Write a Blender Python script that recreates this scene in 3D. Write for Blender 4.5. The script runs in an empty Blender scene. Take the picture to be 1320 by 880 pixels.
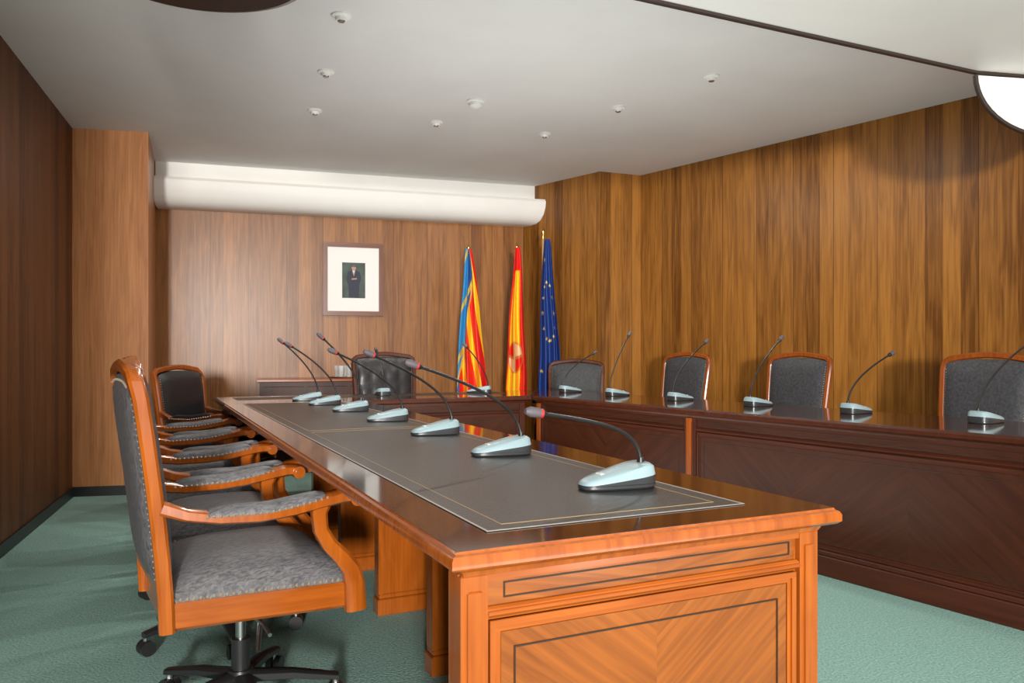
import bpy, math, random
from mathutils import Vector, Matrix
random.seed(4)
scene=bpy.context.scene
H=2.845; TH=0.78
V=Vector
# ------------------------------------------------------------------ materials
def newmat(name):
    m=bpy.data.materials.new(name); m.use_nodes=True
    return m,m.node_tree.nodes,m.node_tree.links,m.node_tree.nodes['Principled BSDF']
def plain(name,col,rough=.5,metal=0,noise=0,scale=40,bump=0,trans=0,coat=0,emit=0,spec=.5):
    m,n,l,b=newmat(name)
    b.inputs['Base Color'].default_value=(*col,1); b.inputs['Roughness'].default_value=rough
    b.inputs['Metallic'].default_value=metal; b.inputs['Specular IOR Level'].default_value=spec
    b.inputs['Transmission Weight'].default_value=trans
    b.inputs['Coat Weight'].default_value=coat
    if emit:
        b.inputs['Emission Color'].default_value=(1,.97,.9,1); b.inputs['Emission Strength'].default_value=emit
    if noise or bump:
        tc=n.new('ShaderNodeTexCoord'); t=n.new('ShaderNodeTexNoise'); t.inputs['Scale'].default_value=scale
        t.inputs['Detail'].default_value=6
        l.new(tc.outputs['Object'],t.inputs['Vector'])
        if noise:
            r=n.new('ShaderNodeValToRGB'); r.color_ramp.elements[0].position=.3; r.color_ramp.elements[1].position=.7
            r.color_ramp.elements[0].color=(*[c*(1-noise) for c in col],1)
            r.color_ramp.elements[1].color=(*[min(1,c*(1+noise)) for c in col],1)
            l.new(t.outputs['Fac'],r.inputs['Fac']); l.new(r.outputs['Color'],b.inputs['Base Color'])
        if bump:
            bp=n.new('ShaderNodeBump'); bp.inputs['Strength'].default_value=bump; bp.inputs['Distance'].default_value=.01
            l.new(t.outputs['Fac'],bp.inputs['Height']); l.new(bp.outputs['Normal'],b.inputs['Normal'])
    return m
def math_n(n,l,op,a,bv):
    q=n.new('ShaderNodeMath'); q.operation=op
    for i,x in enumerate((a,bv)):
        if x is None: continue
        if isinstance(x,(int,float)): q.inputs[i].default_value=x
        else: l.new(x,q.inputs[i])
    return q.outputs[0]
def wood(name,dark,light,rough=.3,strip=0,sx=45,sy=2.2,stripamt=.35,spec=.5,coat=0,seam=0):
    """grain along UV v, uv in metres"""
    m,n,l,b=newmat(name)
    uv=n.new('ShaderNodeUVMap'); uv.uv_map='UVMap'
    sep=n.new('ShaderNodeSeparateXYZ'); l.new(uv.outputs[0],sep.inputs[0])
    off=None
    if strip:
        fl=math_n(n,l,'FLOOR',math_n(n,l,'DIVIDE',sep.outputs[0],strip),None)
        wn=n.new('ShaderNodeTexWhiteNoise'); wn.noise_dimensions='1D'; l.new(fl,wn.inputs['W'])
        off=wn.outputs['Value']
    x=math_n(n,l,'MULTIPLY',sep.outputs[0],sx)
    y=math_n(n,l,'MULTIPLY',sep.outputs[1],sy)
    if off is not None: y=math_n(n,l,'ADD',y,math_n(n,l,'MULTIPLY',off,37.0))
    c=n.new('ShaderNodeCombineXYZ'); l.new(x,c.inputs[0]); l.new(y,c.inputs[1])
    t=n.new('ShaderNodeTexNoise'); t.inputs['Scale'].default_value=1; t.inputs['Detail'].default_value=5
    t.inputs['Distortion'].default_value=.6
    l.new(c.outputs[0],t.inputs['Vector'])
    # knots / cathedral figure
    c2=n.new('ShaderNodeCombineXYZ'); l.new(math_n(n,l,'MULTIPLY',sep.outputs[0],sx*.22),c2.inputs[0]); l.new(math_n(n,l,'MULTIPLY',y,.9),c2.inputs[1])
    t2=n.new('ShaderNodeTexNoise'); t2.inputs['Scale'].default_value=1; t2.inputs['Detail'].default_value=2; t2.inputs['Distortion'].default_value=1.5
    l.new(c2.outputs[0],t2.inputs['Vector'])
    f=math_n(n,l,'ADD',math_n(n,l,'MULTIPLY',t.outputs['Fac'],.6),math_n(n,l,'MULTIPLY',t2.outputs['Fac'],.4))
    if off is not None: f=math_n(n,l,'ADD',f,math_n(n,l,'MULTIPLY',math_n(n,l,'SUBTRACT',off,.5),stripamt))
    r=n.new('ShaderNodeValToRGB'); r.color_ramp.elements[0].position=.3; r.color_ramp.elements[1].position=.7
    r.color_ramp.elements[0].color=(*dark,1); r.color_ramp.elements[1].color=(*light,1)
    l.new(f,r.inputs['Fac'])
    out=r.outputs['Color']
    if seam:
        fr=math_n(n,l,'FRACT',math_n(n,l,'DIVIDE',sep.outputs[0],seam),None)
        g=math_n(n,l,'LESS_THAN',fr,.004/seam)
        mx=n.new('ShaderNodeMix'); mx.data_type='RGBA'; l.new(g,mx.inputs['Factor']); l.new(out,mx.inputs['A'])
        mx.inputs['B'].default_value=(*[d*.55 for d in dark],1); out=mx.outputs['Result']
    l.new(out,b.inputs['Base Color'])
    b.inputs['Roughness'].default_value=rough; b.inputs['Coat Weight'].default_value=coat
    b.inputs['Specular IOR Level'].default_value=spec; b.inputs['Coat Roughness'].default_value=.08
    return m
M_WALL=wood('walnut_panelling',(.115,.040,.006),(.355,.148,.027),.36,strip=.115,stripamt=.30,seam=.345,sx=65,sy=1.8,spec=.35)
M_WALLB=wood('walnut_panelling_back',(.15,.050,.010),(.36,.148,.038),.34,strip=.115,stripamt=.24,seam=.345,sx=65,sy=1.8,spec=.35)  # same walnut; how light falls on the back wall is in the tone
M_WALLC=wood('walnut_panelling_column_lit',(.33,.125,.042),(.53,.24,.095),.36,strip=.115,stripamt=.15,sx=65,sy=1.8,spec=.35)  # same walnut, lighter: brighter light on the column put into the colour
M_WALLL=wood('walnut_panelling_left_shaded',(.060,.020,.006),(.145,.054,.018),.5,strip=.115,stripamt=.3,seam=.575,sx=60,spec=.2)  # same walnut, darker: the grazing-light shade is put into the colour
M_ORNG=wood('cherry_wood',(.25,.052,.005),(.43,.108,.011),.20,sx=60,sy=3,coat=.35)
M_VEN=wood('veneer_panel',(.165,.041,.006),(.35,.102,.015),.22,sx=80,sy=2.5,coat=.3)
M_CHW=wood('cherry_wood_shaded',(.20,.042,.006),(.32,.080,.012),.25,sx=60,sy=3,coat=.3)  # cherry darkened: weaker light on the far chairs is in the colour
M_CHWD=wood('chair_wood_dark',(.05,.012,.005),(.10,.025,.009),.25,sx=60,sy=3,coat=.3)
M_DARK=wood('mahogany_dark',(.036,.008,.003),(.070,.016,.006),.38,sx=50,sy=2,spec=.32,coat=.05)  # mahogany, darkened to carry the weaker light on the right desk
M_DARKV=wood('mahogany_veneer',(.028,.007,.003),(.060,.016,.005),.40,sx=50,sy=2,spec=.28,coat=.03)  # veneer likewise darkened, weaker light put into the colour
M_TOP=wood('mahogany_top',(.035,.009,.004),(.075,.018,.007),.09,sx=40,sy=1.5,coat=.4)
M_LEATH=plain('desk_leather',(.026,.023,.020),.36,noise=.25,scale=120,bump=.15,spec=.40)
M_GOLD=plain('gold_tooling',(.45,.30,.13),.4)
M_SILV=plain('pale_tooling',(.42,.40,.36),.4)
M_LINE=plain('inlay_line',(.03,.015,.008),.4)
M_WHITE=plain('white_paint',(.82,.81,.78),.5,noise=.02,scale=3)
M_CEIL=plain('ceiling_plaster',(.74,.735,.72),.9,noise=.03,scale=2,bump=.03)
M_BLACK=plain('black_plastic',(.015,.015,.016),.35)
M_METAL=plain('steel',(.5,.5,.5),.3,metal=1)
M_BASEB=plain('black_skirting',(.012,.012,.012),.4)
M_NAIL=plain('nail_head',(.45,.36,.26),.35,metal=.4)
M_CHDARK=plain('dark_leather',(.018,.017,.019),.35,noise=.4,scale=60)
M_CHGREY=plain('charcoal_upholstery',(.034,.035,.040),.6,noise=.45,scale=70,bump=.2)
M_BROWNRIM=plain('dark_rim',(.03,.018,.015),.5)
# carpet
def carpet():
    m=plain('teal_carpet',(.285,.470,.425),1,noise=.26,scale=110,bump=.5,spec=.1)
    return m
M_CARPET=carpet()
# chair upholstery: grey crackled
def uphol():
    m,n,l,b=newmat('grey_upholstery')
    tc=n.new('ShaderNodeTexCoord'); mp=n.new('ShaderNodeMapping'); mp.inputs['Scale'].default_value=(22,110,22)
    l.new(tc.outputs['Object'],mp.inputs[0])
    t=n.new('ShaderNodeTexNoise'); t.inputs['Scale'].default_value=2.2; t.inputs['Detail'].default_value=8; t.inputs['Distortion'].default_value=1
    l.new(mp.outputs[0],t.inputs['Vector'])
    r=n.new('ShaderNodeValToRGB'); r.color_ramp.elements[0].position=.34; r.color_ramp.elements[1].position=.68
    r.color_ramp.elements[0].color=(.055,.055,.060,1); r.color_ramp.elements[1].color=(.165,.160,.168,1)
    l.new(t.outputs['Fac'],r.inputs['Fac']); l.new(r.outputs['Color'],b.inputs['Base Color'])
    bp=n.new('ShaderNodeBump'); bp.inputs['Strength'].default_value=.25; bp.inputs['Distance'].default_value=.004
    l.new(t.outputs['Fac'],bp.inputs['Height']); l.new(bp.outputs['Normal'],b.inputs['Normal'])
    b.inputs['Roughness'].default_value=.55
    return m
M_UPH=uphol()
# ------------------------------------------------------------------ mesh builder
class MB:
    def __init__(s): s.v=[];s.f=[];s.mats=[]
    def mi(s,m):
        if m not in s.mats: s.mats.append(m)
        return s.mats.index(m)
    def add(s,verts,faces,mat,rot=0,uvs=None):
        o=len(s.v); s.v+= [V(p) for p in verts]; k=s.mi(mat)
        for i,f in enumerate(faces): s.f.append(([o+j for j in f],k,rot,uvs[i] if uvs else None))
    def box(s,x0,x1,y0,y1,z0,z1,mat,rot=0,bev=0):
        if bev:
            s.prism([(x0,y0),(x1,y0),(x1,y1),(x0,y1)],[(z0,bev),(z0+bev,0),(z1-bev,0),(z1,bev)],mat,rot); return
        vs=[(x,y,z) for z in (z0,z1) for y in (y0,y1) for x in (x0,x1)]
        s.add(vs,[(0,2,3,1),(4,5,7,6),(0,1,5,4),(2,6,7,3),(0,4,6,2),(1,3,7,5)],mat,rot)
    def prism(s,poly,prof,mat,rot=0,topmat=None,cap=True):
        n=len(poly); rings=[]; vs=[]
        for z,ins in prof:
            q=offset(poly,ins); vs+=[(p[0],p[1],z) for p in q]
        fs=[]
        for r in range(len(prof)-1):
            for i in range(n):
                j=(i+1)%n; fs.append((r*n+i,r*n+j,(r+1)*n+j,(r+1)*n+i))
        s.add(vs,fs,mat,rot)
        if cap:
            L=len(prof)-1
            s.add(vs[:n],[tuple(reversed(range(n)))],mat,rot)
            s.add(vs[L*n:],[tuple(range(n))],topmat or mat,rot)
    def sweep(s,path,ref,a,b,mat,cap=True,rot=0,round_=.6):
        path=[V(p) for p in path]; ref=V(ref).normalized(); n=len(path); vs=[]
        A=a if isinstance(a,(list,tuple)) else [a]*n; B=b if isinstance(b,(list,tuple)) else [b]*n
        k=round_
        for i,p in enumerate(path):
            t=(path[min(n-1,i+1)]-path[max(0,i-1)]).normalized()
            sd=t.cross(ref).normalized()
            for u,w in ((1,k),(k,1),(-k,1),(-1,k),(-1,-k),(-k,-1),(k,-1),(1,-k)):
                vs.append(p+sd*A[i]*u+ref*B[i]*w)
        fs=[]
        for i in range(n-1):
            for j in range(8):
                q=(j+1)%8; fs.append((i*8+j,i*8+q,(i+1)*8+q,(i+1)*8+j))
        if cap: fs+= [tuple(reversed(range(8))),tuple(range((n-1)*8,n*8))]
        s.add(vs,fs,mat,rot)
    def tube(s,path,r,mat,seg=10,cap=True):
        path=[V(p) for p in path]; n=len(path); vs=[]
        R=r if isinstance(r,(list,tuple)) else [r]*n
        up=None
        for i,p in enumerate(path):
            t=(path[min(n-1,i+1)]-path[max(0,i-1)])
            t=t.normalized() if t.length>1e-9 else V((0,0,1))
            if up is None: up=V((1,0,0)) if abs(t.x)<.8 else V((0,1,0))
            a=(up-t*up.dot(t)).normalized(); bb=t.cross(a); up=a
            for j in range(seg):
                th=2*math.pi*j/seg; vs.append(p+(a*math.cos(th)+bb*math.sin(th))*R[i])
        fs=[]
        for i in range(n-1):
            for j in range(seg):
                q=(j+1)%seg; fs.append((i*seg+j,i*seg+q,(i+1)*seg+q,(i+1)*seg+j))
        if cap: fs+= [tuple(reversed(range(seg))),tuple(range((n-1)*seg,n*seg))]
        s.add(vs,fs,mat)
    def grid(s,fn,nu,nv,mat,flip=False):
        vs=[fn(i/nu,j/nv) for j in range(nv+1) for i in range(nu+1)]
        fs=[]
        for j in range(nv):
            for i in range(nu):
                a=j*(nu+1)+i; f=(a,a+1,a+nu+2,a+nu+1)
                fs.append(tuple(reversed(f)) if flip else f)
        s.add(vs,fs,mat)
    def dot(s,p,r,mat):
        x,y,z=p
        s.add([(x+r,y,z),(x-r,y,z),(x,y+r,z),(x,y-r,z),(x,y,z+r),(x,y,z-r)],
              [(0,2,4),(2,1,4),(1,3,4),(3,0,4),(2,0,5),(1,2,5),(3,1,5),(0,3,5)],mat)
    def sphere(s,p,r,mat,sc=(1,1,1),seg=12,rings=8):
        vs=[];fs=[]
        for j in range(rings+1):
            ph=math.pi*j/rings
            for i in range(seg):
                th=2*math.pi*i/seg
                vs.append((p[0]+r*sc[0]*math.sin(ph)*math.cos(th),p[1]+r*sc[1]*math.sin(ph)*math.sin(th),p[2]-r*sc[2]*math.cos(ph)))
        for j in range(rings):
            for i in range(seg):
                q=(i+1)%seg; fs.append((j*seg+i,j*seg+q,(j+1)*seg+q,(j+1)*seg+i))
        s.add(vs,fs,mat)
    def mesh(s,name,angle=35):
        me=bpy.data.meshes.new(name); me.from_pydata([tuple(p) for p in s.v],[],[f[0] for f in s.f])
        for m in s.mats: me.materials.append(m)
        uvl=me.uv_layers.new(name='UVMap')
        for p,(idx,k,rot,uvs) in zip(me.polygons,s.f):
            p.material_index=k; p.use_smooth=True
            nn=p.normal; ax=max(range(3),key=lambda i:abs(nn[i]))
            c,sn=math.cos(rot),math.sin(rot)
            for q,li in enumerate(p.loop_indices):
                if uvs: uvl.data[li].uv=uvs[q]; continue
                co=s.v[idx[q]]
                u,w=((co.y,co.z) if ax==0 else (co.x,co.z) if ax==1 else (co.x,co.y))
                uvl.data[li].uv=(u*c-w*sn,u*sn+w*c)
        me.set_sharp_from_angle(angle=math.radians(angle))
        me.validate()
        return me
def offset(poly,d):
    if abs(d)<1e-9: return list(poly)
    n=len(poly); out=[]
    for i in range(n):
        p0=V(poly[i-1]);p1=V(poly[i]);p2=V(poly[(i+1)%n])
        e1=(p1-p0).normalized(); e2=(p2-p1).normalized()
        n1=V((-e1.y,e1.x)); n2=V((-e2.y,e2.x))
        k=n1+n2; k=k/(k.dot(n1)) if abs(k.dot(n1))>1e-6 else n1
        q=p1+k*d; out.append((q.x,q.y))
    return out
def obj(name,me,loc=(0,0,0),rz=0,scale=(1,1,1)):
    o=bpy.data.objects.new(name,me); scene.collection.objects.link(o)
    o.location=loc; o.rotation_euler=(0,0,rz); o.scale=scale
    return o
# ------------------------------------------------------------------ room shell
def wall(name,p0,p1,mat,thick=.12,z0=0,z1=H,u0=0):
    """interior is on the LEFT of p0->p1"""
    p0=V(p0);p1=V(p1);d=(p1-p0);L=d.length;d.normalize();nr=V((d.y,-d.x))*thick
    m=MB(); vs=[]
    for p in (p0,p1,p1+nr,p0+nr):
        vs+=[(p.x,p.y,z0),(p.x,p.y,z1)]
    uvf=[(u0,z0),(u0+L,z0),(u0+L,z1),(u0,z1)]
    m.add(vs,[(2,0,1,3)],mat,uvs=[[uvf[1],uvf[0],uvf[3],uvf[2]]])
    m.add(vs,[(0,6,7,1),(6,4,5,7),(4,2,3,5),(1,7,5,3),(0,2,4,6)],mat)
    return obj(name,m.mesh(name))
A=(-.99,-1.0);B=(-3.396,5.99);C=(-2.86,6.10);D=(-3.295,7.17);E=(.124,8.23);F=(.84,7.43);G=(1.26,7.60);I=(8.07,-1.0)
# traverse clockwise seen from above has interior on right; so go the other way
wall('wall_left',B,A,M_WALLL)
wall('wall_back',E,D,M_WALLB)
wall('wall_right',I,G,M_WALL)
def column(name,pts,mats):
    m=MB(); n=len(pts); u=0
    for i in range(n):
        a=pts[i];b=pts[(i+1)%n]; L=(V(b)-V(a)).length
        m.add([(a[0],a[1],0),(b[0],b[1],0),(b[0],b[1],H),(a[0],a[1],H)],[(0,1,2,3)],mats,uvs=[[(u,0),(u+L,0),(u+L,H),(u,H)]])
        u+=L+.3
    return obj(name,m.mesh(name))
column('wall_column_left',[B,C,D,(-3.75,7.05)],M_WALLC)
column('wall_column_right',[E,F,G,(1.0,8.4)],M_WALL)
def slab(name,poly,z0,z1,mat):
    m=MB(); m.prism(poly,[(z0,0),(z1,0)],mat); return obj(name,m.mesh(name))
outer=[(-1.1,-1.0),(8.2,-1.0),(8.2,-.8),(1.4,7.75),(1.0,8.45),(.1,8.35),(-3.8,7.2),(-3.55,6.0)]
slab('floor',outer,-.1,0,M_CARPET)
slab('ceiling',outer,H,H+.1,M_CEIL)
def baseb(name,p0,p1,h=.075,t=.012):
    p0=V(p0);p1=V(p1);d=(p1-p0).normalized();nl=V((-d.y,d.x))*t
    m=MB(); m.prism([tuple(p0+nl),tuple(p0),tuple(p1),tuple(p1+nl)],[(0,0),(h,0)],M_BASEB)
    return obj(name,m.mesh(name))
baseb('baseboard_left',B,A); baseb('baseboard_back',E,D); baseb('baseboard_right',I,G)
baseb('baseboard_column_left',C,B); baseb('baseboard_column_side',D,C)
baseb('baseboard_column_right',F,E); baseb('baseboard_column_front',G,F)
# cove light trough along back wall
def cove():
    m=MB(); d=(V(E)-V(D)).normalized(); nr=V((d.y,-d.x))
    prof=[(.0,H),(.16,H),(.16,2.715),(.20,2.70),(.30,2.685),(.312,2.66),(.305,2.60),(.28,2.53),(.24,2.48),(.18,2.45),(.1,2.44),(0,2.44)]
    a=V(D)+d*.02; b=V(E)
    fd=(V(F)-V(E)).normalized()
    vs=[]
    for o,z in prof:
        p=a+nr*o; vs.append((p.x,p.y,z))
    for o,z in prof:
        # slide end along face of right column
        k=o/ (fd.dot(nr)); p=V(E)+fd*k-d*.004; vs.append((p.x,p.y,z))
    n=len(prof); fs=[(i,i+1,n+i+1,n+i) for i in range(n-1)]
    fs+=[tuple(range(n)),tuple(reversed(range(n,2*n)))]
    m.add(vs,fs,M_WHITE); return obj('trim_cove_back',m.mesh('cove',25))
cove()
# near dropped soffit + its rounded trough end
m=MB()
sp=[(-.9,2.594),(.5,.6),(6.2,.6),(3.75,4.33),(2.74,4.157),(2.45,4.10)]
m.prism(sp,[(2.60,0),(H,0)],M_WHITE)
ed=[(-.9,2.594,2.598),(.604,3.27,2.598),(2.45,4.10,2.598),(2.74,4.157,2.598),(3.75,4.33,2.598)]
m.sweep(ed,(0,0,1),.012,.012,M_BROWNRIM,round_=.8)
obj('ceiling_soffit',m.mesh('soffit'))
m=MB()
arc=[(2.86-.41*math.cos(t),2.58-.30*math.sin(t)) for t in [math.pi*i/24 for i in range(25)]]
y0,y1=4.10,4.15
vs=[(x,y0+(x-2.45)*.17,z) for x,z in arc]+[(x+.02,y1+(x-2.45)*.17,z+.01) for x,z in arc]; n=25
m.add(vs,[(i,n+i,n+i+1,i+1) for i in range(n-1)]+[tuple(range(n)),tuple(reversed(range(n,2*n))),(0,n-1,2*n-1,n)],M_WHITE)
m.sweep([(x,y0+(x-2.45)*.17,z) for x,z in arc],(0,1,0),.009,.012,M_BROWNRIM,round_=.8)
obj('trim_trough_end',m.mesh('trough'))
# dark oval ceiling panel upper-left
m=MB(); ell=[(.45*math.cos(2*math.pi*i/48),.40*math.sin(2*math.pi*i/48)) for i in range(48)]
m.prism(ell,[(2.69,.03),(2.70,.0),(2.74,0),(2.75,.01)],M_BROWNRIM)
m.tube([(0,0,2.74),(0,0,H)],.12,M_WHITE,24)
obj('oval_ceiling_panel',m.mesh('oval'),(-1.30,3.22,0))
# ceiling downlights
def downl(big=False):
    m=MB(); r=.062 if big else .05
    m.tube([(0,0,H),(0,0,H-.008),(0,0,H-.014)],[r,r,r*.8],M_WHITE,20)
    if big: m.tube([(0,0,H-.012),(0,0,H-.035),(0,0,H-.05)],[r*.75,r*.7,r*.35],M_WHITE,20)
    else:
        m.tube([(0,0,H-.012),(0,0,H-.03)],[r*.62,r*.55],M_WHITE,20)
        m.tube([(0,0,H-.030),(0,0,H-.034)],[r*.4,r*.35],M_METAL,16)
    return m.mesh('detector' if big else 'downlight')
dl=downl()
for x,y in [(-.876,3.98),(-1.147,4.78),(-1.41,5.55),(-.571,5.83),(.258,6.14),(.75,5.48),(1.249,4.86)]:
    obj('ceiling_downlight',dl,(x,y,0))
obj('smoke_detector',downl(True),(-.251,5.34,0))
# ------------------------------------------------------------------ desks
SLAB=[(.728,.035),(.738,.03),(.745,.008),(.752,.0),(.766,0),(.773,.004),(.776,.010),(.780,.012)]
R90=math.pi/2
def strips(m,x0,x1,y,z0,z1,w,mat):
    t=.0012
    m.box(x0,x1,y-t,y+.002,z1-w,z1,mat); m.box(x0,x1,y-t,y+.002,z0,z0+w,mat)
    m.box(x0,x0+w,y-t,y+.002,z0+w,z1-w,mat); m.box(x1-w,x1,y-t,y+.002,z0+w,z1-w,mat)
def mould(m,x0,x1,y,z0,z1,w,mat):
    """raised picture-frame moulding on face looking -y"""
    for a in range(2):
        d=.010 if a==0 else .005; ww=w if a==0 else w*1.8
        m.box(x0,x1,y-d,y+.002,z1-ww,z1,mat,R90); m.box(x0,x1,y-d,y+.002,z0,z0+ww,mat,R90)
        m.box(x0,x0+ww,y-d,y+.002,z0+ww,z1-ww,mat); m.box(x1-ww,x1,y-d,y+.002,z0+ww,z1-ww,mat)
def veneer(m,x0,x1,y,z0,z1,mat,seams,ang=math.radians(52)):
    xs=[x0+(x1-x0)*i/seams for i in range(seams+1)]
    for i in range(seams):
        a,b=xs[i],xs[i+1]; r=ang if i%2 else -ang
        m.add([(a,y,z0),(b,y,z0),(b,y,z1),(a,y,z1)],[(0,1,2,3)],mat,rot=r)
def front(m,x0,x1,y,mw,mv,seams=2,post=.05,thick=.03,line=M_LINE,postmat=None,orn=True):
    postmat=postmat or mw
    m.box(x0,x1,y,y+thick,.0,.73,mw,R90)
    for a,b in ((x0,x0+post),(x1-post,x1)):
        m.box(a,b,y-.014,y+thick+.01,.0,.73,postmat,bev=.004)
        m.box(a+.012,b-.012,y-.019,y,.14,.70,postmat,bev=.002)
    m.box(x0,x1,y-.026,y,.0,.10,mw,R90,bev=.005); m.box(x0,x1,y-.020,y,.10,.125,mw,R90,bev=.005)
    a,b=x0+post,x1-post
    m.box(a,b,y-.012,y,.715,.73,mw,R90)
    m.box(a,b,y-.012,y,.648,.668,mw,R90,bev=.004); m.box(a,b,y-.018,y,.653,.661,mw,R90,bev=.002)
    # frieze
    veneer(m,a+.005,b-.005,y-.002,.668,.716,mv,seams,math.radians(80))
    strips(m,a+.035,b-.02,y-.003,.679,.708,.003,line)
    # lower panel
    mould(m,a+.006,b-.006,y,.13,.642,.012,mw)
    veneer(m,a+.03,b-.03,y-.0035,.155,.618,mv,seams)
    strips(m,a+.055,b-.055,y-.005,.18,.590,.003,line)
def goldrect(m,x0,x1,y0,y1,z,w=.0035,mat=None):
    t=.0006
    for bx in ((x0,x1,y0,y0+w),(x0,x1,y1-w,y1),(x0,x0+w,y0+w,y1-w),(x1-w,x1,y0+w,y1-w)):
        m.box(*bx,z-.0002,z+t,mat or M_GOLD)
# left desk
ANG=math.radians(25.36)
def left_desk():
    m=MB(); W=.905;L=4.138
    m.prism([(0,0),(W,0),(W,L),(0,L)],SLAB,M_ORNG,0,topmat=M_TOP)
    # polished border kept dark right out to the moulded lip
    m.prism([(.012,.012),(W-.012,.012),(W-.012,L),(.012,L)],[(.7795,0),(.7806,0)],M_TOP)
    m.box(.115,.74,.12,L-.06,.7806,.7822,M_LEATH)
    goldrect(m,.115,.740,.120,L-.060,.7822,.005,M_SILV)
    k=2; seg=(L-.18)/k
    for i in range(k): goldrect(m,.165,.69,.12+seg*i+.045,.12+seg*(i+1)-.02,.7822,.0020)
    front(m,.03,.872,.052,M_ORNG,M_VEN,2,post=.052,thick=.035)
    # apron on the sitters' side
    m.box(.13,.15,.087,L,.655,.73,M_ORNG,R90)
    # inner modesty panel
    m.box(.82,.85,.09,L,.0,.73,M_DARK,R90)
    m.box(.81,.862,.09,L,.0,.10,M_DARK,R90)
    # supports
    for v in (1.32,2.0,2.7,3.4):
        m.box(.44,.82,v,v+.045,.08,.73,M_ORNG)
        m.box(.425,.82,v-.014,v+.059,.0,.07,M_ORNG,bev=.004)
        m.box(.432,.82,v-.008,v+.053,.07,.09,M_ORNG,bev=.004)
        m.box(.43,.45,v-.008,v+.053,.09,.73,M_ORNG)
    m.box(.60,.62,.4,L,.30,.73,M_ORNG,R90)
    return obj('conference_desk',m.mesh('left_desk',30),(-.10,1.298,0),ANG)
left_desk()
def head_desk():
    m=MB()
    m.prism([(0,4.14),(2.238,4.14),(2.695,4.94),(0,4.94)],SLAB,M_DARK,0,topmat=M_TOP)
    m.box(.12,2.2,4.5,4.82,.780,.7812,M_LEATH)
    front(m,.91,2.2,4.19,M_DARK,M_DARKV,2,post=.045)
    m.box(.05,.08,4.2,4.9,0,.73,M_DARK)
    m.box(.08,2.2,4.80,4.82,.2,.73,M_DARK,R90)
    return obj('conference_desk',m.mesh('head_desk',30),(-.10,1.298,0),ANG)
head_desk()
def right_desk():
    m=MB(); L=5.6
    # local corner of the head desk
    a=math.radians(-57.12)
    def loc(p):
        q=V((p[0]-.15,p[1]-6.0)); return (q.x*math.cos(a)+q.y*math.sin(a),-q.x*math.sin(a)+q.y*math.cos(a))
    c=loc((.222,6.925))
    m.prism([(0.004,0),(L,0),(L,.75),(0.004,.75),(c[0]+.004,c[1])],SLAB,M_DARK,0,topmat=M_TOP)
    front(m,.03,1.63,.05,M_DARK,M_DARKV,2,post=.045)
    front(m,1.632,L-.03,.05,M_DARK,M_DARKV,6,post=.045)
    for x in (.032,1.61): m.box(x,x+.04,.026,.045,.125,.725,M_CHW,bev=.004)
    for x in (.1,1.63,3.2,L-.06): m.box(x,x+.03,.08,.65,0,.73,M_DARK)
    m.box(.1,L-.03,.60,.62,.25,.73,M_DARK,R90)
    return obj('conference_desk',m.mesh('right_desk',30),(.15,6.0,0),a)
right_desk()
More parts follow.
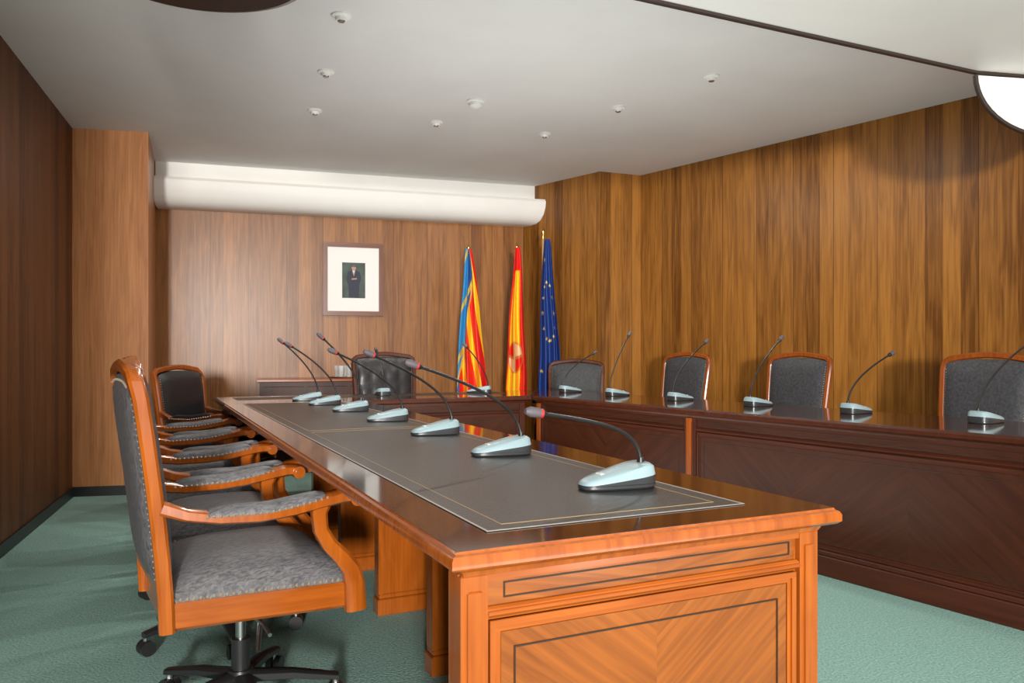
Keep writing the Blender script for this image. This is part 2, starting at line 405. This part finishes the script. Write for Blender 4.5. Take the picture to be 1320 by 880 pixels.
# ------------------------------------------------------------------ chairs
def chair_mesh(name,uph,top=1.108,tuft=False,wide=0,W=None):
    m=MB(); W=W or M_ORNG
    rail=[(-.25,-.23-wide),(.27,-.29-wide),(.27,.29+wide),(-.25,.23+wide)]
    m.prism(rail,[(.355,.012),(.365,.0),(.425,0),(.432,.006)],W,R90)
    # seat cushion
    def sc(u,v):
        a=2*u-1;b=2*v-1; hw=.222+wide+.055*u
        f=((1-abs(a)**3.6)*(1-abs(b)**3.6))
        return (-.235+.50*u,b*hw*(1 if abs(b)<1 else 1),.455+.085*max(0,f)**.55)
    m.grid(sc,24,24,uph)
    q=[(-.235,-.222-wide),(.265,-.277-wide),(.265,.277+wide),(-.235,.222+wide)]
    m.prism(q,[(.43,0),(.457,0)],uph,cap=False)
    for i in range(4):
        p0=V(q[i]);p1=V(q[(i+1)%4]); nn=int((p1-p0).length/.017)
        for k in range(nn):
            p=p0.lerp(p1,(k+.5)/nn); m.dot((p.x,p.y,.438),.0065,M_NAIL)
    hw=lambda z:.225+wide+.03*(z-.36)/.74
    xb=lambda z:-.245-.085*max(0,(z-.36)/.74)**1.4
    dz=top-1.108
    zs=[.355,.45,.55,.65,.75,.85,.95+dz*.6,1.02+dz]
    half=[(xb(z),-hw(z),z) for z in zs]+[(xb(1.06),-hw(1.06)*.965,1.062+dz),(xb(1.08),-hw(1.06)*.86,1.083+dz),(xb(1.09),-.13,1.098+dz),(xb(1.1),-.06,1.106+dz),(xb(1.1),0,1.109+dz)]
    path=half+[(x,-y,z) for x,y,z in reversed(half[:-1])]
    m.sweep(path,(1,0,0),.018,.020,W)
    m.sweep([(xb(.47),-.22-wide,.475),(xb(.47),.22+wide,.475)],(1,0,0),.02,.02,W)
    def bp(side):
        def fn(u,v):
            a=2*u-1; zt=1.083+dz-.03*abs(a)**3; z=.47+(zt-.47)*v; b=2*v-1
            f=max(0,(1-abs(a)**4)*(1-abs(b)**5))**.6
            x=xb(z)+side*(.014+(.030 if side>0 else .026)*f)
            if tuft and side>0:
                x+=.010*(abs(math.sin(a*math.pi*2.0+ (0))*math.cos(b*math.pi*2.0)))-.008
            return (x,a*(hw(z)-.012),z)
        return fn
    m.grid(bp(1),24 if tuft else 14,28 if tuft else 16,uph)
    m.grid(bp(-1),14,16,uph,flip=True)
    # nail trim on back (front & rear outline)
    for side in (1,-1):
        for sg in (-1,1):
            for k in range(34):
                z=.50+k*.0165
                if z<1.03+dz: m.dot((xb(z)+side*.018,sg*(hw(z)-.023),z),.0045,M_NAIL)
        for k in range(25):
            y=-.2+k*.0165; m.dot((xb(1.06)+side*.018,y,1.066+dz-.02*(abs(y)/.23)**3),.0045,M_NAIL)
    # arms
    for sg in (-1,1):
        y0=sg*(.245+wide); y1=sg*(.292+wide)
        pth=[(-.262,y0,.70),(-.20,y0+sg*.012,.676),(-.12,y0+sg*.028,.663),(-.02,y1,.660),(.08,y1,.668),(.16,y1,.683),(.22,y1,.694),(.258,y1,.692)]
        m.sweep(pth,(0,1,0),[.019,.017,.016,.016,.016,.017,.02,.018],[.02,.022,.027,.03,.03,.031,.033,.033],W)
        m.tube([(.262,y1-.036,.686),(.262,y1+.036,.686)],.022,W,16)
        m.tube([(.262,y1-.040,.686),(.262,y1+.040,.686)],.012,W,12)
        # pad
        def pad(u,v,sg=sg,y1=y1,y0=y0):
            x=-.165+.35*u; th=math.pi*v
            yy=y1 if x>-.02 else y1-sg*(.02)*min(1,(-.02-x)/.12)
            zb=.674 if x<0 else .674+.026*(x/.18)**1.3
            e=max(0,1-abs(2*u-1)**5)**.5
            return (x,yy-.031*math.cos(th)*(.4+.6*e),zb-.004+.030*math.sin(th)*e)
        m.grid(pad,16,8,uph)
        for k in range(20):
            x=-.155+k*.0172; yy=y1 if x>-.02 else y1-sg*.02*min(1,(-.02-x)/.12)
            zb=.674 if x<0 else .674+.026*(x/.18)**1.3
            for s2 in (-1,1): m.dot((x,yy+s2*.031,zb-.001),.0055,M_NAIL)
        # front support, S-curved
        sp=[(.165,y1,.68),(.155,y1,.65),(.160,y1,.60),(.185,y1,.555),(.222,y1,.515),(.252,y1,.475),(.262,y1,.43),(.266,y1,.35)]
        m.sweep(sp,(0,1,0),[.026,.022,.021,.022,.024,.027,.029,.031],[.02,.02,.02,.02,.021,.023,.024,.024],W)
    # mechanism + pedestal
    m.box(-.13,.13,-.09,.09,.325,.356,M_BLACK)
    m.tube([(0,0,.30),(0,0,.33)],.05,M_METAL,16)
    m.tube([(0,-.05,.325),(.02,-.2,.322),(.02,-.27,.312)],.006,M_METAL,8)
    m.tube([(.06,-.03,.33),(.03,-.10,.25),(.02,-.13,.22)],.008,M_METAL,8)
    m.tube([(0,0,.20),(0,0,.33)],.016,M_METAL,14)
    m.tube([(0,0,.08),(0,0,.225)],.028,M_BLACK,16)
    m.tube([(0,0,.065),(0,0,.13)],[.05,.038],M_BLACK,16)
    for k in range(5):
        t=2*math.pi*k/5+.95; c,s=math.cos(t),math.sin(t)
        m.sweep([(.03*c,.03*s,.105),(.16*c,.16*s,.098),(.30*c,.30*s,.075)],(0,0,1),[.026,.022,.017],[.018,.014,.010],M_BLACK)
        m.tube([(.29*c,.29*s,.045),(.29*c,.29*s,.085)],.010,M_METAL,8)
        for o in (-.014,.014):
            px,py=.29*c-s*o,.29*s+c*o
            m.tube([(px+s*.010,py-c*.010,.0275),(px-s*.010,py+c*.010,.0275)],.0275,M_BLACK,18)
    return m.mesh(name,40)
ch=chair_mesh('armchair',M_UPH,top=1.080)
chr_=chair_mesh('armchair_charcoal',M_CHGREY,top=1.10,W=M_CHW)
chd=chair_mesh('armchair_front_dark',M_CHDARK,top=1.01,W=M_CHW)
chc=chair_mesh('armchair_corner',M_CHGREY,top=1.035,W=M_CHWD)
def R(d): return math.radians(d)
lv=V((-.428,.903))
c0=V((-.85,2.43))
for i,(s,rot) in enumerate([(0,32),(.72,30),(1.44,31),(2.18,28)]):
    p=c0+lv*s; obj('office_armchair',ch,(p.x,p.y,0),R(rot))
obj('office_armchair',chd,(-2.06,5.42,0),R(-14))
# right-hand side (sitters face the room)
def rchair(s,offn,rot=0,me=chr_):
    p=V((.15,6.0))+V((.543,-.84))*s+V((.84,.543))*offn
    obj('office_armchair',me,(p.x,p.y,0),R(180+32.9+rot))
rchair(2.66,1.09); rchair(1.375,1.09); rchair(.262,1.09)
obj('office_armchair',chc,(.55,6.98,0),R(-100))
exe=chair_mesh('armchair_tufted',M_CHDARK,top=1.10,tuft=True,wide=.02,W=M_CHWD)
obj('tufted_armchair',exe,(-.99,6.53,0),R(-64.6))
# ------------------------------------------------------------------ microphones
M_MICB=plain('mic_bluegrey',(.30,.42,.46),.35)
M_MICD=plain('mic_dark_base',(.06,.065,.07),.3,metal=.4)
M_MICH=plain('mic_capsule',(.10,.085,.10),.6)
M_RED=plain('mic_red_ring',(.45,.03,.03),.4)
def mic(reach,gain,red=True,yaw=0):
    m=MB()
    # lower dark plinth
    def outline(k):
        pts=[]
        for i in range(28):
            t=2*math.pi*i/28; c,s=math.cos(t),math.sin(t)
            x=.045+.100*(abs(c)**.55)*(1 if c>0 else -1); f=(x+.055)/.200
            y=.056*(abs(s)**.5)*(1 if s>0 else -1)*(1-.42*max(0,f)**1.6)
            pts.append((.045+(x-.045)*k,y*k))
        return pts
    o=outline(1)
    m.prism(o,[(0,.004),(.004,0),(.012,0)],M_MICD)
    # sloped shell (rings rising toward the rear)
    def ring(k,zf):
        return [(x,y,zf(x)) for x,y in outline(k)]
    rear=lambda x:1-(x+.055)/.200
    rings=[ring(1.0,lambda x:.010),ring(1.0,lambda x:.011+.022*rear(x)),ring(.96,lambda x:.018+.036*rear(x)),ring(.86,lambda x:.021+.042*rear(x)),ring(.45,lambda x:.024+.044*rear(x)),ring(.02,lambda x:.024+.044*rear(x))]
    vs=[p for r in rings for p in r]; n=28
    m.add(vs[:2*n],[(i,(i+1)%n,n+(i+1)%n,n+i) for i in range(n)],M_MICD)
    vs2=vs[n:]
    fs=[(r*n+i,r*n+(i+1)%n,(r+1)*n+(i+1)%n,(r+1)*n+i) for r in range(4) for i in range(n)]
    m.add(vs2,fs,M_MICB)
    m.box(.075,.095,-.012,.012,.032,.0375,M_WHITE)
    # neck
    P=[V((-.030,0,.05)),V((-.032,0,.14)),V((.22*reach,0,.085+.5*gain)),V((reach*.9,0,.05+gain*.95))]
    path=[]
    for i in range(19):
        t=i/18; path.append(P[0]*(1-t)**3+P[1]*3*t*(1-t)**2+P[2]*3*t*t*(1-t)+P[3]*t**3)
    m.tube([P[0],P[0]+V((0,0,.02))],[.011,.008],M_BLACK,12)
    m.tube(path,.0050,M_BLACK,8)
    d=(path[-1]-path[-2]).normalized(); e=path[-1]
    m.tube([e,e+d*.012],[.006,.0105],M_BLACK,12)
    m.tube([e+d*.012,e+d*.019],.0115,M_RED if red else M_BLACK,12)
    m.tube([e+d*.019,e+d*.045,e+d*.058],[.0118,.0130,.007],M_MICH,12)
    me=m.mesh('gooseneck_mic',40)
    return me
def put_mic(x,y,z,ang,reach,gain,red=True):
    obj('desk_microphone',mic(reach,gain,red),(x,y,z),ang)
u=V((math.cos(ANG),math.sin(ANG))); v=V((-math.sin(ANG),math.cos(ANG))); O=V((-.10,1.298))
for (uu,vv,re,ga,yw) in [(.64,.42,.265,.145,0),(.635,1.10,.35,.25,0),(.65,1.78,.32,.28,2),(.65,2.46,.31,.29,-2),(.635,3.15,.21,.37,0),(.615,3.75,.27,.33,3),(.60,4.26,.22,.36,0)]:
    p=O+u*uu+v*vv
    put_mic(p.x,p.y,.7828 if vv<4.1 else .7802,ANG+math.pi+R(yw),re,ga)
for s,re,ga in [(-.22,.28,.28),(.38,.15,.42),(1.05,.27,.36),(1.72,.23,.37),(2.39,.33,.28),(3.07,.40,.34)]:
    p=V((.15,6.0))+V((.543,-.84))*s+V((.84,.543))*.50
    put_mic(p.x,p.y,.7802,R(32.9-6),re,ga,False)
for uu,vv,re,ga,yw in [(2.05,4.62,.15,.33,60),(1.2,4.62,.2,.3,0)]:
    p=O+u*uu+v*vv
    put_mic(p.x,p.y,.7814,ANG+math.pi/2+R(yw),re,ga,False)
# ------------------------------------------------------------------ portrait on back wall
def portrait():
    m=MB(); w=.295;h=.36
    fr=M_FR=wood('frame_wood',(.10,.025,.008),(.20,.055,.015),.3,sx=50,sy=3)
    mat=plain('mat_board',(.80,.80,.78),.6)
    for a,t in ((0,.03),(.012,.036)):
        b0=.045-a
        m.box(-w,w,-t,0,h-b0,h,fr,R90); m.box(-w,w,-t,0,-h,-h+b0,fr,R90)
        m.box(-w,-w+b0,-t,0,-h+b0,h-b0,fr); m.box(w-b0,w,-t,0,-h+b0,h-b0,fr)
    m.box(-w+.03,w-.03,-.018,-.002,-h+.03,h-.03,mat)
    bg=plain('painting_backdrop',(.045,.07,.06),.6,noise=.4,scale=12); 
    m.box(-.11,.115,-.021,-.017,-.185,.165,bg)
    suit=plain('painting_suit',(.012,.016,.04),.6); skin=plain('painting_skin',(.45,.24,.16),.6); sh=plain('painting_shirt',(.6,.62,.66),.6)
    def flat(pts,mt,y): m.add([(x,y,z) for x,z in pts],[tuple(range(len(pts)))],mt)
    flat([(-.045,-.18),(.05,-.18),(.058,-.05),(.075,.02),(.06,.075),(.02,.09),(-.02,.09),(-.055,.072),(-.07,.0),(-.05,-.06)],suit,-.0225)
    flat([(-.012,.088),(.016,.088),(.004,.03)],sh,-.023)
    flat([(.001,.08),(.006,.08),(.008,.04),(.003,.034),(-.001,.04)],skin,-.0235)
    flat([(.022*math.cos(t)+.003,.115+.028*math.sin(t)) for t in [2*math.pi*i/16 for i in range(16)]],skin,-.023)
    flat([(.023*math.cos(t)+.003,.122+.026*math.sin(t)) for t in [math.pi*i/10 for i in range(11)]],M_BLACK,-.0235)
    flat([(-.02,-.005),(.03,-.0),(.035,.012),(-.015,.01)],skin,-.0235)
    d=(V(E)-V(D)).normalized(); p=V(E)-d*1.78+V((d.y,-d.x))*.001
    return obj('framed_portrait',m.mesh('portrait'),(p.x,p.y,1.835),math.atan2(d.y,d.x))
portrait()
# ------------------------------------------------------------------ flags
M_POLE=plain('flagpole_wood',(.35,.2,.08),.35); M_BRASS=plain('brass',(.6,.42,.15),.3,metal=1)
def flag(name,loc,ztop,clothtop,w0,w1,shift,colf,rz=0,slant=0,nf=3.2,ph=0):
    m=MB()
    m.tube([(0,0,0),(0,0,.02),(0,0,.05)],[.11,.105,.035],M_BRASS,28)
    m.tube([(0,0,.05),(0,0,.14)],.022,M_BRASS,14)
    m.tube([(0,0,.05),(0,0,ztop-.08)],.013,M_POLE,12)
    m.tube([(0,0,ztop-.10),(0,0,ztop-.07),(0,0,ztop-.055),(0,0,ztop-.03),(0,0,ztop)],[.014,.014,.02,.022,.001],M_BRASS,12)
    me=m.mesh(name+'_pole')
    root=bpy.data.objects.new(name,None); scene.collection.objects.link(root); root.location=loc; root.rotation_euler=(0,0,rz)
    p=bpy.data.objects.new('pole',me); scene.collection.objects.link(p); p.parent=root
    nu,nv=110,180; zb=.55; vs=[];fs=[];cols=[]
    for j in range(nv+1):
        b=j/nv; z=clothtop+(zb-clothtop)*b
        w=w0+(w1-w0)*min(1,b*1.25)**.8
        for i in range(nu+1):
            a=i/nu
            x=shift+slant*b+(a-.42)*w+.008*math.sin(6*a+3*b+ph)+.006*math.sin(9*b+ph)
            y=-.030-(.010+.045*b**.6)*(1+math.sin(2*math.pi*nf*a+ph+1.2*b))*.8 -.02*(1-abs(2*a-1))
            zz=z-.10*b*(abs(a-.42))*1.2+ .03*math.sin(a*9+ph)*b
            vs.append((x,y,zz)); cols.append(colf(a,b))
    for j in range(nv):
        for i in range(nu):
            q=j*(nu+1)+i; fs.append((q,q+1,q+nu+2,q+nu+1))
    cm=bpy.data.meshes.new(name+'_cloth'); cm.from_pydata(vs,[],fs)
    ca=cm.color_attributes.new('Col','FLOAT_COLOR','POINT')
    for i,c in enumerate(cols): ca.data[i].color=(*c,1)
    for pp in cm.polygons: pp.use_smooth=True
    mt,n,l,bs=newmat(name+'_fabric'); at=n.new('ShaderNodeAttribute'); at.attribute_name='Col'
    l.new(at.outputs['Color'],bs.inputs['Base Color']); bs.inputs['Roughness'].default_value=.5
    cm.materials.append(mt)
    c=bpy.data.objects.new('cloth',cm); scene.collection.objects.link(c); c.parent=root
    return root
RED=(.72,.012,.008); YEL=(.90,.50,.01); BLU=(.010,.040,.21); LBL=(.03,.25,.55)
def spain(a,b):
    t=a+.30*(b-.45)
    dx=(a-.42)/.36; dy=(b-.66)/.095
    r=dx*dx+dy*dy
    if r<1:
        if r>.78: return (.55,.25,.02)
        if abs(dx)<.12 or abs(dy)<.1: return (.5,.2,.05)
        return RED if (dx>0)==(dy>0) else (.80,.50,.30)
    if t<.16: return RED
    if t>.72: return RED
    if b<.14: return RED
    return YEL
def valen(a,b):
    # blue hoist band (upper/left), four red bars on yellow spreading below
    edge=.80-1.15*max(0,b-.16)+.03*math.sin(12*b)
    if a<edge:
        if a>edge-.07: return (.62,.44,.08)
        s=math.sin(21*b+5*a)
        if s>.9: return (.60,.44,.08)
        return LBL if a<.42 else (.015,.07,.28)
    k=(a*2.3-b*1.3+.55)%1
    if a<.10 and b>.72: return (.02,.10,.35)
    return YEL if k<.40 else RED
stars=[(.5+.30*math.cos(t),.42+.17*math.sin(t)) for t in [2*math.pi*i/12 for i in range(12)]]+[(.15,.75),(.8,.72),(.3,.12)]
def eu(a,b):
    for sx_,sy_ in stars:
        dx=(a-sx_)*.24; dy=(b-sy_)*1.55
        r=math.hypot(dx,dy); th=math.atan2(dy,dx)
        if r<.016*(.65+.35*math.cos(5*th+1.5)): return (.85,.6,.05)
    return BLU
flag('valencian_flag',(-.42,7.45,0),2.15,2.10,.06,.28,0,valen,R(-4),slant=.015,nf=2.6)
flag('spanish_flag',(.045,7.48,0),2.16,2.12,.045,.20,-.005,spain,R(0),slant=-.02,nf=2.4,ph=1)
flag('european_flag',(.30,7.50,0),2.31,2.20,.05,.22,.02,eu,R(4),slant=.03,nf=2.8,ph=2)
# ------------------------------------------------------------------ credenza with glasses
def credenza():
    m=MB()
    m.box(-.6,.6,-.42,0,.08,.84,M_DARKV); m.box(-.58,.58,-.40,0,0,.08,M_DARK)
    m.box(-.62,.62,-.44,0,.84,.87,M_CHW,R90,bev=.006)
    for i in range(3):
        x=-.58+.39*i
        m.box(x+.01,x+.37,-.434,-.42,.12,.80,M_DARKV,bev=.004); m.sphere((x+.34,-.445,.48),.012,M_BRASS)
    d=(V(E)-V(D)).normalized(); p=V(E)-d*2.06+V((d.y,-d.x))*.02
    return obj('credenza',m.mesh('credenza'),(p.x,p.y,0),math.atan2(d.y,d.x)),p,math.atan2(d.y,d.x)
_,cp,ca_=credenza()
M_GLASS=plain('glass',(.9,.93,.93),.05,trans=.7)
m=MB(); m.tube([(0,0,.0),(0,0,.012)],[.19,.2],M_METAL,32)
for i in range(11):
    t=i*2.4; r=.045+.011*i; x,y=r*math.cos(t),r*math.sin(t)
    m.tube([(x,y,.012),(x,y,.115)],[.022,.028],M_GLASS,14,cap=False); m.tube([(x,y,.012),(x,y,.02)],.022,M_GLASS,14)
q=cp+V((math.cos(ca_),math.sin(ca_)))*.22+V((math.sin(ca_),-math.cos(ca_)))*.21
obj('tray_of_glasses',m.mesh('glasses'),(q.x,q.y,.87))
# ------------------------------------------------------------------ lights
def area(name,loc,tgt,size,power,col=(1,1,1),size_y=None,rz=None,spread=None):
    L=bpy.data.lights.new(name,'AREA'); L.energy=power; L.color=col; L.size=size
    if size_y: L.shape='RECTANGLE'; L.size_y=size_y
    if spread: L.spread=spread
    o=bpy.data.objects.new(name,L); scene.collection.objects.link(o); o.location=loc
    o.rotation_euler=(V(tgt)-V(loc)).to_track_quat('-Z','Y').to_euler() if rz is None else (math.pi,0,rz); return o
area('rear_fill',(1.2,-8.5,1.9),(0,6,1.2),.8,1750,(1,.96,.90))  # added frontal fill far behind the camera, not a known source
area('flash_lamp',(.15,-.15,1.42),(0,5,1.0),.18,14,(1,.97,.92))
area('ceiling_fill',(.10,4.15,.03),(0,0,0),.8,44,(1,.99,.97),2.2,rz=ANG,spread=math.radians(160))  # added fill hidden between the desks to lift the ceiling
area('ceiling_fill',(2.2,-.2,.3),(2.2,-.1,2.8),1.6,38,(1,.99,.97))  # added unseen fill behind the camera to brighten the soffit
for i,(x,y) in enumerate([(-.876,3.98),(-1.147,4.78),(-1.41,5.55),(-.571,5.83),(.258,6.14),(.75,5.48),(1.249,4.86)]):
    L=bpy.data.lights.new('downlight_lamp','AREA'); L.shape='DISK'; L.size=.05; L.energy=9; L.color=(1,.94,.87)
    o=bpy.data.objects.new('downlight_lamp',L); scene.collection.objects.link(o); o.location=(x,y,H-.036)
w=bpy.data.worlds.new('World'); scene.world=w; w.use_nodes=True
w.node_tree.nodes['Background'].inputs[0].default_value=(1,.98,.95,1); w.node_tree.nodes['Background'].inputs[1].default_value=1.2
# ------------------------------------------------------------------ camera
cam=bpy.data.cameras.new('Camera'); co=bpy.data.objects.new('Camera',cam); scene.collection.objects.link(co)
co.location=(0,0,1.12); co.rotation_euler=(math.pi/2,0,0); cam.sensor_width=36; cam.lens=27.27; cam.shift_y=13/1320
cam.clip_start=.02
scene.camera=co
scene.view_settings.view_transform='Standard'
